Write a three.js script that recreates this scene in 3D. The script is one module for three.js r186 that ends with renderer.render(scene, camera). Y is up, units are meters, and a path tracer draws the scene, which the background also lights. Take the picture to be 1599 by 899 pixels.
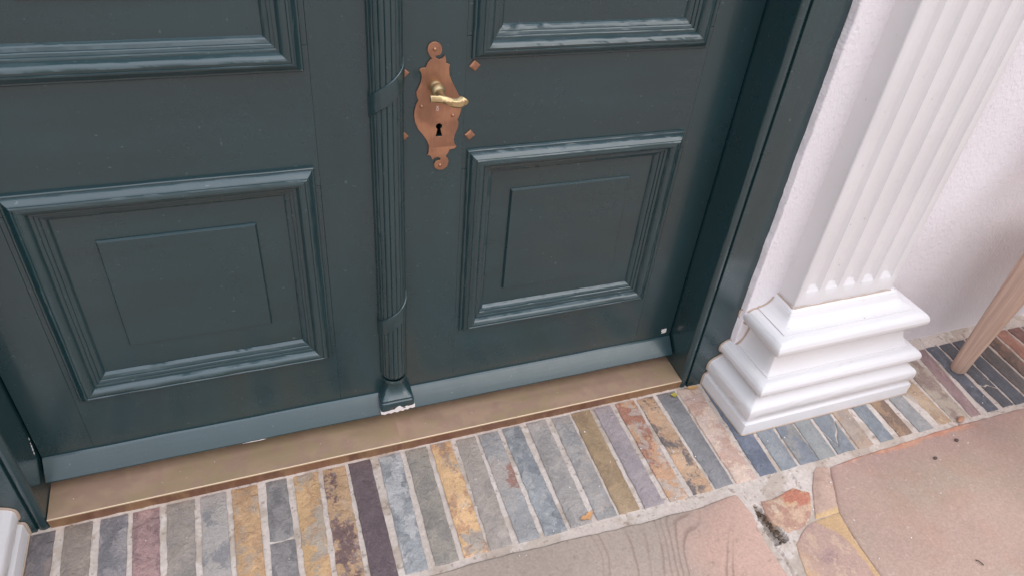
import * as THREE from 'three';
import { mergeGeometries, mergeVertices, toCreasedNormals } from 'three/addons/utils/BufferGeometryUtils.js';
import { RoundedBoxGeometry } from 'three/addons/geometries/RoundedBoxGeometry.js';

// ---------------------------------------------------------------- camera, sky, sun, exposure
const scene = new THREE.Scene();
const camera = new THREE.PerspectiveCamera(44.0, 1599 / 899, 0.05, 600);
camera.position.set(-0.2382, 1.3882, 1.2079);
camera.rotation.set(-0.6586, -0.4121, 0.1042, 'YXZ');

const renderer = new THREE.WebGLRenderer();
renderer.toneMapping = THREE.LinearToneMapping;
renderer.toneMappingExposure = 1.42;
renderer.shadowMap.enabled = true;

{ // an evenly overcast sky, brighter towards the zenith
  const w = 128, h = 64, d = new Float32Array(w * h * 4);
  for (let j = 0; j < h; j++) {
    const s = Math.sin(((j + 0.5) / h - 0.5) * Math.PI);
    const L = s > 0 ? 1.8 * (1 + 3.4 * s) / 4.4 : 0.3, q = Math.max(0, s);
    for (let i = 0; i < w; i++) {
      const o = (j * w + i) * 4;
      d[o] = L * (0.99 - 0.09 * q); d[o + 1] = L * (1.0 - 0.015 * q); d[o + 2] = L * (1.02 + 0.12 * q); d[o + 3] = 1;
    }
  }
  const t = new THREE.DataTexture(d, w, h, THREE.RGBAFormat, THREE.FloatType);
  t.mapping = THREE.EquirectangularReflectionMapping; t.magFilter = t.minFilter = THREE.LinearFilter; t.needsUpdate = true;
  scene.background = t; scene.environment = t;
}
const sun = new THREE.DirectionalLight(new THREE.Color(1, 0.94, 0.88), 0.5);
sun.position.set(4.2, 7.2, 6.0); sun.target.position.set(0.4, 0.4, 0);
sun.castShadow = true; sun.shadow.radius = 75; sun.shadow.mapSize.set(2048, 2048);
Object.assign(sun.shadow.camera, { left: -4, right: 4, top: 4, bottom: -4, near: 0.5, far: 30 });
scene.add(sun, sun.target);

// ---------------------------------------------------------------- helpers
let seed = 1234567;
const rnd = () => { seed = (seed * 1664525 + 1013904223) >>> 0; return seed / 4294967296; };
const rr = (a, b) => a + (b - a) * rnd();
const lerp = (a, b, t) => a + (b - a) * t, clamp = (x, a = 0, b = 1) => x < a ? a : x > b ? b : x;
const sst = (a, b, x) => { const t = clamp((x - a) / (b - a)); return t * t * (3 - 2 * t); };
const HN = new Float32Array(65536); for (let i = 0; i < 65536; i++) HN[i] = rnd();
const hsh = (x, y) => HN[((x * 73 + y * 9151) ^ (y * 31 + (x >> 3) * 57)) & 65535];
function vn(x, y) {                                               // value noise 0..1
  const xi = Math.floor(x), yi = Math.floor(y); let fx = x - xi, fy = y - yi;
  fx = fx * fx * (3 - 2 * fx); fy = fy * fy * (3 - 2 * fy);
  const a = hsh(xi, yi), b = hsh(xi + 1, yi), c = hsh(xi, yi + 1), e = hsh(xi + 1, yi + 1);
  return a + (b - a) * fx + (c - a) * fy + (a - b - c + e) * fx * fy;
}
function fbm(x, y, o = 4) { let s = 0, a = 0.5, n = 0; for (let i = 0; i < o; i++) { s += a * vn(x, y); n += a; a *= 0.5; x = x * 2.03 + 17.3; y = y * 2.03 + 9.1; } return s / n; }
function tex(w, h, fn, color = true) {                            // fn(u,v) -> [r,g,b] in sRGB 0..1, or a grey value
  const d = new Uint8Array(w * h * 4);
  for (let j = 0; j < h; j++) for (let i = 0; i < w; i++) {
    const c = fn((i + 0.5) / w, (j + 0.5) / h), o = (j * w + i) * 4;
    if (color) { d[o] = clamp(c[0]) * 255; d[o + 1] = clamp(c[1]) * 255; d[o + 2] = clamp(c[2]) * 255; } else d[o] = d[o + 1] = d[o + 2] = clamp(c) * 255;
    d[o + 3] = 255;
  }
  const t = new THREE.DataTexture(d, w, h);
  t.wrapS = t.wrapT = THREE.RepeatWrapping; t.magFilter = THREE.LinearFilter; t.minFilter = THREE.LinearMipmapLinearFilter; t.generateMipmaps = true;
  if (color) t.colorSpace = THREE.SRGBColorSpace;
  t.needsUpdate = true; return t;
}
const rep = (t, x, y) => { t.repeat.set(x, y); return t; };
// tileable wrappers: blend noise across the seam
const tl = (f) => (u, v) => { const a = sst(0.0, 0.12, u), b = sst(0.0, 0.12, v); return lerp(lerp(f(u + 1, v + 1), f(u, v + 1), a), lerp(f(u + 1, v), f(u, v), a), b); };
const mix3 = (a, b, t) => [lerp(a[0], b[0], t), lerp(a[1], b[1], t), lerp(a[2], b[2], t)];
const c8 = (r, g, b) => [r / 255, g / 255, b / 255];

const counts = {};
function nm(base) { const n = counts[base] = (counts[base] ?? -1) + 1; return n ? `${base}_${String(n).padStart(3, '0')}` : base; }
function mesh(name, geo, mat, parent) { const m = new THREE.Mesh(geo, mat); m.name = name; m.castShadow = m.receiveShadow = true; parent.add(m); return m; }
function thing(name, label, category, group) { const g = new THREE.Group(); g.name = nm(name); g.userData = { label, category }; if (group) g.userData.group = group; scene.add(g); return g; }
function tag(o, label, category, group) { Object.assign(o.userData, { label, category }); if (group) o.userData.group = group; return o; }

function boxUV(geo, swap = false) {                               // uv in metres from the face direction
  let g = geo.index ? geo.toNonIndexed() : geo; const p = g.attributes.position, uv = new Float32Array(p.count * 2);
  const a = new THREE.Vector3(), b = new THREE.Vector3(), c = new THREE.Vector3();
  for (let i = 0; i < p.count; i += 3) {
    a.fromBufferAttribute(p, i); b.fromBufferAttribute(p, i + 1).sub(a); c.fromBufferAttribute(p, i + 2).sub(a); b.cross(c);
    const ax = Math.abs(b.x), ay = Math.abs(b.y), az = Math.abs(b.z);
    for (let k = 0; k < 3; k++) {
      const X = p.getX(i + k), Y = p.getY(i + k), Z = p.getZ(i + k); let u, v;
      if (az >= ax && az >= ay) { u = X; v = Y; } else if (ax >= ay) { u = Z; v = Y; } else { u = X; v = Z; }
      uv[(i + k) * 2] = swap ? v : u; uv[(i + k) * 2 + 1] = swap ? u : v;
    }
  }
  g.setAttribute('uv', new THREE.BufferAttribute(uv, 2)); return g;
}
function box(x0, x1, y0, y1, z0, z1, r = 0.001, swap = false) {
  const g = new RoundedBoxGeometry(x1 - x0, y1 - y0, z1 - z0, 2, r); g.translate((x0 + x1) / 2, (y0 + y1) / 2, (z0 + z1) / 2); return boxUV(g, swap);
}
// grid of points P[i][j] -> geometry, smooth up to the crease angle
function gridGeo(nx, ny, fn, uvf, crease = 0.7) {
  const pos = [], uv = [], idx = [];
  for (let i = 0; i <= nx; i++) for (let j = 0; j <= ny; j++) { const q = fn(i, j); pos.push(q[0], q[1], q[2]); const t = uvf(i, j, q); uv.push(t[0], t[1]); }
  for (let i = 0; i < nx; i++) for (let j = 0; j < ny; j++) { const a = i * (ny + 1) + j, b = a + ny + 1; idx.push(a, b, a + 1, b, b + 1, a + 1); }
  const g = new THREE.BufferGeometry();
  g.setAttribute('position', new THREE.Float32BufferAttribute(pos, 3)); g.setAttribute('uv', new THREE.Float32BufferAttribute(uv, 2)); g.setIndex(idx);
  return crease ? toCreasedNormals(g, crease) : (g.computeVertexNormals(), g);
}

// ---------------------------------------------------------------- materials
const brushN = (sx, sy) => tl((u, v) => 0.5 * fbm(u * sx, v * sy, 3) + 0.3 * fbm(u * sx * 3 + 5, v * sy * 2.2 + 3, 2) + 0.2 * fbm(u * 9 + 40, v * 9, 3));
const paintBumpH = tex(768, 768, brushN(7, 150), false);           // brush strokes along u
const paintBlotch = tex(512, 512, tl((u, v) => 0.21 + 0.10 * fbm(u * 7, v * 7, 4) + 0.08 * fbm(u * 60, v * 60, 2)), false);
const doorTint = tex(512, 512, (u, v) => { const n = tl((a, b) => fbm(a * 5, b * 22, 4))(u, v) - 0.5, m = tl((a, b) => fbm(a * 90 + 3, b * 90, 2))(u, v) - 0.5; const k = 1 + n * 0.16 + m * 0.05; const sp = sst(0.87, 0.93, fbm(u * 170 + 3, v * 170, 2)); return mix3([0.090 * k, 0.200 * k, 0.216 * k], [0.33, 0.38, 0.39], sp); });
const doorPaint = new THREE.MeshPhysicalMaterial({ map: doorTint, roughness: 1, roughnessMap: paintBlotch, bumpMap: paintBumpH, bumpScale: 0.0003, ior: 1.6, clearcoat: 0.5, clearcoatRoughness: 0.16 });
const whiteBump = tex(512, 512, tl((u, v) => 0.6 * fbm(u * 14, v * 14, 4) + 0.4 * fbm(u * 60 + 7, v * 60, 2)), false);
const whiteTint = tex(512, 512, (u, v) => { const n = tl((a, b) => fbm(a * 6 + 2, b * 6, 5))(u, v), s = tl((a, b) => fbm(a * 45, b * 45 + 8, 3))(u, v); const k = 0.985 + (n - 0.5) * 0.05 - sst(0.76, 0.86, s) * 0.02; const dk = sst(0.905, 0.95, fbm(u * 110 + 9, v * 110, 2)) * 0.55; return mix3([0.862 * k, 0.840 * k, 0.838 * k], [0.5, 0.44, 0.4], dk); });
const whitePaint = new THREE.MeshStandardMaterial({ map: whiteTint, roughness: 0.42, bumpMap: whiteBump, bumpScale: 0.00045 });
const plasterBump = tex(1024, 1024, tl((u, v) => 0.45 * fbm(u * 70, v * 46, 4) + 0.3 * fbm(u * 16 + 3, v * 11, 4) + 0.25 * sst(0.45, 0.8, fbm(u * 130 + 11, v * 75, 2))), false);
const plasterTint = tex(512, 512, (u, v) => { const n = tl((a, b) => fbm(a * 5 + 2, b * 5, 5))(u, v), s = tl((a, b) => fbm(a * 70, b * 70 + 8, 2))(u, v); const k = 0.98 + (n - 0.5) * 0.06 - sst(0.84, 0.92, s) * 0.06; return [0.900 * k, 0.870 * k, 0.878 * k]; });
const plaster = new THREE.MeshStandardMaterial({ map: plasterTint, roughness: 0.85, bumpMap: rep(plasterBump, 2.0, 2.0), bumpScale: 0.0022 });
const sealantMat = new THREE.MeshStandardMaterial({ color: new THREE.Color().setRGB(0.44, 0.33, 0.26), roughness: 0.9 });
const primer = new THREE.MeshStandardMaterial({ color: new THREE.Color().setRGB(0.74, 0.66, 0.64), roughness: 0.8 });
const brassTint = tex(1024, 256, (u, v) => {
  const n = fbm(u * 14, v * 4, 5), m = fbm(u * 60 + 9, v * 7 + 3, 4), s = sst(0.66, 0.8, fbm(u * 120, v * 30, 3));
  let c = mix3(c8(184, 152, 128), c8(172, 146, 116), sst(0.35, 0.65, n)); c = mix3(c, c8(172, 138, 122), 0.6 * sst(0.45, 0.7, m)); c = mix3(c, c8(178, 152, 124), 0.4 * s); return c;
});
const brassRough = tex(512, 128, (u, v) => 0.30 + 0.3 * fbm(u * 20, v * 8, 4), false);
const brassOld = new THREE.MeshStandardMaterial({ map: brassTint, metalness: 0.4, roughness: 1, roughnessMap: brassRough });
const brassLever = new THREE.MeshStandardMaterial({ color: new THREE.Color().setRGB(0.50, 0.37, 0.20), metalness: 0.85, roughness: 0.38 });
const copperTint = tex(256, 512, (u, v) => { const n = fbm(u * 5, v * 7, 4), k = 1 + (fbm(u * 160, v * 10, 2) - 0.5) * 0.08; const c = mix3(c8(180, 132, 104), c8(150, 110, 88), sst(0.3, 0.7, n)); return [c[0] * k, c[1] * k, c[2] * k]; });
const copper = new THREE.MeshStandardMaterial({ map: rep(copperTint, 5, 4), metalness: 0.65, roughness: 0.36 });
const blackInside = new THREE.MeshStandardMaterial({ color: new THREE.Color().setRGB(0.01, 0.009, 0.009), roughness: 0.9 });
const mortarTint = tex(1024, 1024, (u, v) => {
  const n = tl((a, b) => fbm(a * 9, b * 9, 5))(u, v), g = tl((a, b) => fbm(a * 220, b * 220, 2))(u, v), s = sst(0.72, 0.8, tl((a, b) => fbm(a * 120 + 4, b * 120, 2))(u, v));
  let c = mix3(c8(190, 174, 163), c8(201, 187, 177), sst(0.3, 0.7, n)); const k = 1 + (g - 0.5) * 0.13; c = [c[0] * k, c[1] * k, c[2] * k]; const dz = tl((a, b) => fbm(a * 16 + 70, b * 16, 5))(u, v); c = mix3(c, c8(158, 140, 124), sst(0.56, 0.66, dz) * 0.5); return mix3(c, c8(120, 100, 88), s * 0.4);
});
const mortarBump = tex(1024, 1024, tl((u, v) => 0.5 * fbm(u * 180, v * 180, 3) + 0.5 * fbm(u * 30, v * 30, 3)), false);
const mortar = new THREE.MeshStandardMaterial({ map: mortarTint, roughness: 0.95, bumpMap: mortarBump, bumpScale: 0.0009 });

// ---------------------------------------------------------------- ground
{
  const g = new THREE.PlaneGeometry(400, 400, 1, 1); g.rotateX(-Math.PI / 2); g.translate(0, -0.06, 0);
  const m = mesh('ground', g, new THREE.MeshStandardMaterial({ color: new THREE.Color().setRGB(0.3, 0.25, 0.21), roughness: 0.95 }), scene); m.userData.kind = 'structure';
}

// ---------------------------------------------------------------- key measures (metres)
const JR = 0.783, JL = -0.7475;                 // door reveal, right and left
const FZ = 0.1, WZ = 0.1207;                    // front of the wooden frame, front of the plaster
const WR = 0.8995, WL = -0.864;                 // edges of the plaster opening
const HEAD = 2.42;

// ---------------------------------------------------------------- house wall with the door opening
{
  const s = new THREE.Shape(); s.moveTo(-4.5, -0.1); s.lineTo(WL, -0.1);
  for (let y = 0; y <= HEAD + 0.1; y += 0.02) s.lineTo(WL + (fbm(y * 22, 3.3, 3) - 0.5) * 0.009, y);
  for (let y = HEAD + 0.1; y >= 0; y -= 0.02) s.lineTo(WR + (fbm(y * 22, 8.3, 3) - 0.5) * 0.009, y);
  s.lineTo(WR, -0.1); s.lineTo(5, -0.1); s.lineTo(5, 3.6); s.lineTo(-4.5, 3.6);
  const g = new THREE.ExtrudeGeometry(s, { depth: 0.4, bevelEnabled: true, bevelThickness: 0.005, bevelSize: 0.005, bevelOffset: -0.005, bevelSegments: 3, curveSegments: 2 });
  g.translate(0, 0, WZ - 0.405);
  tag(mesh('house_wall', toCreasedNormals(g, 0.9), plaster, scene), 'rough white plastered house wall around the door and behind the fluted pilasters', 'wall');
}

// ---------------------------------------------------------------- door frame
function extrudeY(prof, y0, y1, n, mat, name, parent, crease = 0.5) {
  let L = [0]; for (let i = 1; i < prof.length; i++) L.push(L[i - 1] + Math.hypot(prof[i][0] - prof[i - 1][0], prof[i][1] - prof[i - 1][1]));
  return mesh(name, gridGeo(prof.length - 1, n, (i, j) => { const y = lerp(y0, y1, j / n), w = (fbm(y * 9, i * 0.15 + 2, 3) - 0.5) * 0.0012; return [prof[i][0] + w, y, prof[i][1] + w * 0.5]; }, (i, j, q) => [q[1], L[i]], crease), mat, parent);
}
const frame = thing('door_frame', 'dark green painted wooden frame around the double door', 'door frame');
{
  const half = (sx, x) => {                                                          // profile from inside to outside, sx = +1 right jamb
    const P = [[-0.03, -0.12], [-0.03, -0.05], [0, -0.05], [0, 0.088]];
    for (let k = 0; k <= 8; k++) { const a = Math.PI - k / 8 * Math.PI; P.push([0.0105 + Math.cos(a) * 0.0105, 0.0915 + Math.sin(a) * 0.0075]); }
    P.push([0.0214, 0.0935], [0.0222, 0.0935], [0.0228, FZ - 0.0008], [0.024, FZ], [0.1175, FZ], [0.1175, -0.12], [-0.03, -0.12]);
    return P.map(([d, z]) => [x + sx * d, z]);
  };
  extrudeY(half(1, JR), -0.02, HEAD, 50, doorPaint, 'jamb', frame);
  const jl = half(-1, JL).reverse(); extrudeY(jl, -0.02, HEAD, 50, doorPaint, 'jamb', frame);
  mesh('head', box(WL - 0.004 + 0.006, WR - 0.002, HEAD, HEAD + 0.115, -0.12, FZ, 0.002), doorPaint, frame);
}

// ---------------------------------------------------------------- door leaves
const WID = 0.060;
const PROF = [[0, -0.001], [0.0006, 0.006], [0.0022, 0.0072], [0.0045, 0.0072], [0.0052, 0.0084], [0.0085, 0.0138], [0.0125, 0.0178], [0.0150, 0.0192], [0.0156, 0.0212], [0.0180, 0.0230], [0.0195, 0.0232], [0.0206, 0.0212],
  [0.0216, 0.0216], [0.0255, 0.0222], [0.0300, 0.0205], [0.0340, 0.0165], [0.0362, 0.0125], [0.0368, 0.0100], [0.0405, 0.0098], [0.0424, 0.0086], [0.0430, 0.0058], [0.0470, 0.0050], [0.0485, 0.0036], [0.0490, 0.0010], [0.0545, -0.0004], [0.0575, -0.003], [0.0600, -0.0090]];
function mouldingSide(r, side) {                                  // one mitred length of the panel moulding
  const [x0, y0, x1, y1] = r, n = 46, A = []; let s = 0;
  const L = [0]; for (let i = 1; i < PROF.length; i++) L.push(L[i - 1] + Math.hypot(PROF[i][0] - PROF[i - 1][0], PROF[i][1] - PROF[i - 1][1]));
  const off = side * 7.7 + x0 * 13 + y0 * 5;
  return gridGeo(n, PROF.length - 1, (i, j) => {
    const t = i / n, d = PROF[j][0]; let x, y;
    if (side === 0) { x = lerp(x0 + d, x1 - d, t); y = y0 + d; } else if (side === 1) { x = x1 - d; y = lerp(y0 + d, y1 - d, t); } else if (side === 2) { x = lerp(x1 - d, x0 + d, t); y = y1 - d; } else { x = x0 + d; y = lerp(y1 - d, y0 + d, t); }
    const e = Math.min(1, Math.min(t, 1 - t) * 20), al = (side % 2 ? y : x);
    const wz = (fbm(al * 26 + off, j * 0.16 + 3, 3) - 0.5) * 0.0011 * e, wd = (fbm(al * 19 + off + 50, j * 0.22, 3) - 0.5) * 0.0014 * e;
    if (side % 2) x += wd; else y += wd;
    return [x, y, PROF[j][1] + (j ? wz : 0)];
  }, (i, j, q) => [side % 2 ? q[1] : q[0], L[j] + off], 0.5);
}
function panel(leaf, r, f) {
  const [x0, y0, x1, y1] = r, w = WID - 0.003;
  const p = mesh('panel', box(x0 + w - 0.02, x1 - w + 0.02, y0 + w - 0.02, y1 - w + 0.02, -0.022, -0.0075, 0.001), doorPaint, leaf);
  const s = new THREE.Shape(); const [a, b, c, d] = f; s.moveTo(a, b); s.lineTo(c, b); s.lineTo(c, d); s.lineTo(a, d);
  const g = new THREE.ExtrudeGeometry(s, { depth: 0.003, bevelEnabled: true, bevelThickness: 0.0042, bevelSize: 0.0030, bevelOffset: -0.0030, bevelSegments: 1 }); g.translate(0, 0, -0.0085);
  mesh('raised_field', boxUV(g), doorPaint, p);
  for (let k = 0; k < 4; k++) mesh('moulding', mouldingSide(r, k), doorPaint, p);
}
function weatherStrip(leaf, x0, x1) {
  const P = [[0.1105, -0.003], [0.1108, 0.0022], [0.1085, 0.0060], [0.1075, 0.0069], [0.0740, 0.0358], [0.0720, 0.0372], [0.0695, 0.0376], [0.0680, 0.0362], [0.0670, -0.03]]; const n = 60;
  const L = [0]; for (let i = 1; i < P.length; i++) L.push(L[i - 1] + Math.hypot(P[i][0] - P[i - 1][0], P[i][1] - P[i - 1][1]));
  const g = gridGeo(P.length - 1, n, (i, j) => { const x = lerp(x0, x1, j / n), w = (fbm(x * 12, 0.4, 3) - 0.5); return [x, P[i][0] + w * 0.0030, P[i][1]]; }, (i, j, q) => [q[0], L[i]], 0.22);
  const cap = (x, flip) => { const s = new THREE.Shape(); P.forEach(([y, z], i) => i ? s.lineTo(z, y) : s.moveTo(z, y)); const c = new THREE.ShapeGeometry(s); c.rotateY(-Math.PI / 2); c.translate(x, 0, 0); return boxUV(c); };
  const m = [g, cap(x0), cap(x1)].map(q => { const k = q.index ? q.toNonIndexed() : q; if (!k.attributes.normal) k.computeVertexNormals(); return k; });
  return mesh('weather_strip', mergeGeometries(m), doorPaint, leaf);
}
function blob(pts, depth, j = 0) {                                // small irregular flat chip in the xy plane
  const s = new THREE.Shape(); pts.forEach(([x, y], i) => i ? s.lineTo(x, y) : s.moveTo(x, y));
  return new THREE.ExtrudeGeometry(s, { depth, bevelEnabled: false });
}
const TOP = 2.40, BOT = 0.052;
// left leaf
const leafL = thing('door_leaf', 'left dark green panelled door leaf without a handle', 'door', 'leaves of the double door');
{
  const r1 = [-0.6356, 0.2527, -0.1322, 0.7327], r2 = [-0.6356, 0.9130, -0.1322, 2.2];
  mesh('stile', box(JL + 0.0035, -0.6455, BOT, TOP, -0.046, 0, 0.0004, true), doorPaint, leafL);
  mesh('stile', box(-0.1228, 0.0025, BOT, TOP, -0.046, 0, 0.0004, true), doorPaint, leafL);
  for (const [a, b] of [[0.291, 0.689], [0.956, 2.149]]) { mesh('stile_edge', box(-0.15, -0.1233, a, b, -0.03, -0.0002, 0.0003, true), doorPaint, leafL); mesh('stile_edge', box(-0.6451, -0.62, a, b, -0.03, -0.0002, 0.0003, true), doorPaint, leafL); }
  const rail = (a, b) => mesh('rail', box(-0.6453, -0.1230, a, b, -0.046, -0.0001, 0.0004), doorPaint, leafL);
  rail(BOT, 0.29); rail(0.69, 0.955); rail(2.15, TOP);
  panel(leafL, r1, [-0.5185, 0.3735, -0.2468, 0.6212]); panel(leafL, r2, [-0.5185, 1.034, -0.2468, 2.08]);
  weatherStrip(leafL, JL + 0.005, -0.02);
  mesh('bare_primer', blob([[-0.352, 0.0690], [-0.335, 0.0699], [-0.318, 0.0695], [-0.308, 0.0702], [-0.300, 0.0690], [-0.312, 0.0680], [-0.334, 0.0682]], 0.0008).translate(0, 0, 0.0372), primer, leafL);
}
// right leaf with lock, handle and the fluted cover column
const leafR = thing('door_leaf', 'right dark green panelled door leaf with copper lock plate and reeded half column', 'door', 'leaves of the double door');
const keyShape = (cx, cy, k = 1) => {
  const p = new THREE.Path(); const n = 14, r = 0.0064 * k;
  for (let i = 0; i <= n; i++) { const a = -Math.PI / 2 + 0.5 + (Math.PI * 2 - 1.0) * i / n; i ? p.lineTo(cx + r * Math.cos(a), cy + r * Math.sin(a)) : p.moveTo(cx + r * Math.cos(a), cy + r * Math.sin(a)); }
  p.lineTo(cx - 0.0068 * k, cy - 0.0205); p.lineTo(cx + 0.0068 * k, cy - 0.0205); p.closePath(); return p;
};
const KX = 0.104, KY = 0.7931;
{
  const r1 = [0.1626, 0.2667, 0.6595, 0.7381], r2 = [0.1626, 0.9193, 0.6595, 2.2];
  const s = new THREE.Shape(); s.moveTo(0.0045, BOT); s.lineTo(0.1530, BOT); s.lineTo(0.1530, TOP); s.lineTo(0.0045, TOP); s.closePath(); s.holes.push(keyShape(KX, KY, 1.08));
  const g = new THREE.ExtrudeGeometry(s, { depth: 0.045, bevelEnabled: false }); g.translate(0, 0, -0.045);
  const st = mesh('stile', boxUV(g, true), doorPaint, leafR);
  mesh('keyhole_backing', box(KX - 0.03, KX + 0.03, KY - 0.05, KY + 0.03, -0.06, -0.0452, 0.001), blackInside, leafR);  // added backing, coloured black to stand for the shade inside the keyhole
  mesh('stile', box(0.6690, JR - 0.0035, BOT, TOP, -0.046, 0, 0.0004, true), doorPaint, leafR);
  for (const [a, b] of [[0.306, 0.694], [0.961, 2.149]]) { mesh('stile_edge', box(0.1534, 0.18, a, b, -0.03, -0.0002, 0.0003, true), doorPaint, leafR); mesh('stile_edge', box(0.64, 0.6686, a, b, -0.03, -0.0002, 0.0003, true), doorPaint, leafR); }
  const rail = (a, b) => mesh('rail', box(0.1531, 0.6689, a, b, -0.046, -0.0001, 0.0004), doorPaint, leafR);
  rail(BOT, 0.305); rail(0.695, 0.96); rail(2.15, TOP);
  panel(leafR, r1, [0.2655, 0.3690, 0.5500, 0.6335]); panel(leafR, r2, [0.2655, 1.040, 0.5500, 2.08]);
  weatherStrip(leafR, 0.03, JR - 0.0055);
  // bare primer where the paint has come off at the outer corner
  mesh('bare_primer', blob([[0.748, 0.1395], [0.7525, 0.1372], [0.7635, 0.1385], [0.7645, 0.127], [0.762, 0.1235], [0.75, 0.1235], [0.7525, 0.127], [0.748, 0.131], [0.7495, 0.136], [0.7475, 0.1405]], 0.0008).translate(0, 0, 0.0002), primer, leafR);
}
// reeded half column over the meeting of the leaves
{
  const cx = 0.0055, R = 0.0315, reeds = 9, per = 8, n = reeds * per;
  const rad = (th) => { const f = (th / Math.PI + 0.5) * reeds, q = (f - Math.floor(f)) * 2 - 1; return R - 0.0026 + 0.0026 * Math.sqrt(Math.max(0, 1 - q * q)); };
  const ny = 110, y0 = 0.166;
  const col = mesh('half_column', gridGeo(n, ny, (i, j) => {
    const th = (i / n - 0.5) * Math.PI, t = j / ny, y = lerp(y0, TOP, Math.pow(t, 1.6)), fade = sst(0, 0.012, y - y0 + 0.0005);
    const r = lerp(R - 0.005, rad(th), fade) + (fbm(y * 30, th * 2, 3) - 0.5) * 0.0012;
    return [cx + r * Math.sin(th), y, r * Math.cos(th) * 1.06 - 0.002];
  }, (i, j, q) => [q[1], i / n * 0.1], 0.6), doorPaint, leafR);
  for (const [yl, rise, h] of [[0.856, 0.075, 0.040], [0.331, 0.075, 0.042], [1.42, 0.075, 0.040], [1.95, 0.075, 0.040]]) {
    const P = [[-0.006, 0], [0.0004, 0], [0.0018, 0.0014], [0.0022, h * 0.3], [0.0024, h * 0.7], [0.0018, h - 0.0014], [0.0006, h], [-0.006, h]], m = 28;
    mesh('ribbon_band', gridGeo(m, P.length - 1, (i, j) => {
      const th = (i / m - 0.5) * Math.PI, r = R + P[j][0] + (fbm(th * 4, j + yl * 9, 2) - 0.5) * 0.001, y = yl + rise * (i / m - 0.5) + P[j][1] + (fbm(th * 3 + 9, yl * 30, 2) - 0.5) * 0.003;
      return [cx + r * Math.sin(th), y, Math.max(-0.001, r * Math.cos(th) * 1.06 - 0.001)];
    }, (i, j) => [i / m * 0.1, P[j][1]], 0.6), doorPaint, col);
  }
  // carved foot: round neck, bell, square block
  const S = [[0.176, 0.0265, 2], [0.172, 0.0285, 2], [0.168, 0.0285, 2], [0.1655, 0.0255, 2.1], [0.160, 0.0236, 2.3], [0.152, 0.0240, 3], [0.142, 0.0268, 5], [0.134, 0.0325, 7], [0.128, 0.0385, 9], [0.1255, 0.0388, 11], [0.1240, 0.0372, 12], [0.1215, 0.0374, 12], [0.1195, 0.0402, 14], [0.116, 0.0410, 14], [0.098, 0.0415, 14], [0.0955, 0.0400, 14]];
  const m = 40;
  const foot = mesh('column_foot', gridGeo(m, S.length - 1, (i, j) => {
    const [y, r, e] = S[j], th = (i / m - 0.5) * Math.PI, sx = Math.sin(th), cz = Math.cos(th), k = 1 / Math.pow(Math.pow(Math.abs(sx), e) + Math.pow(Math.abs(cz), e), 1 / e);
    const w = (fbm(th * 3 + 4, y * 70, 3) - 0.5) * 0.0016;
    return [cx + (r + w) * k * sx, y - 0.012, (r + w) * k * cz * 1.08];
  }, (i, j, q) => [q[0], q[1]], 0.55), doorPaint, leafR);
  const pts = []; const z = 0.0448;
  const W = [[-0.036, 0.0705], [-0.036, 0.0755], [-0.030, 0.0748], [-0.018, 0.0765], [-0.010, 0.0785], [-0.004, 0.0782], [0.001, 0.0835], [0.006, 0.0868], [0.0105, 0.0872], [0.013, 0.083], [0.019, 0.0802], [0.026, 0.0835], [0.031, 0.081], [0.0465, 0.082], [0.0465, 0.0735], [0.040, 0.0722], [0.034, 0.0745], [0.029, 0.0695], [0.022, 0.0722], [0.017, 0.068], [0.010, 0.071], [0.003, 0.0672], [-0.004, 0.0705], [-0.012, 0.0672], [-0.019, 0.0702], [-0.027, 0.067]];
  mesh('bare_primer', boxUV(blob(W, 0.042).translate(0, 0.0085, z - 0.042 + 0.0003)), primer, foot);
}
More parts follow.
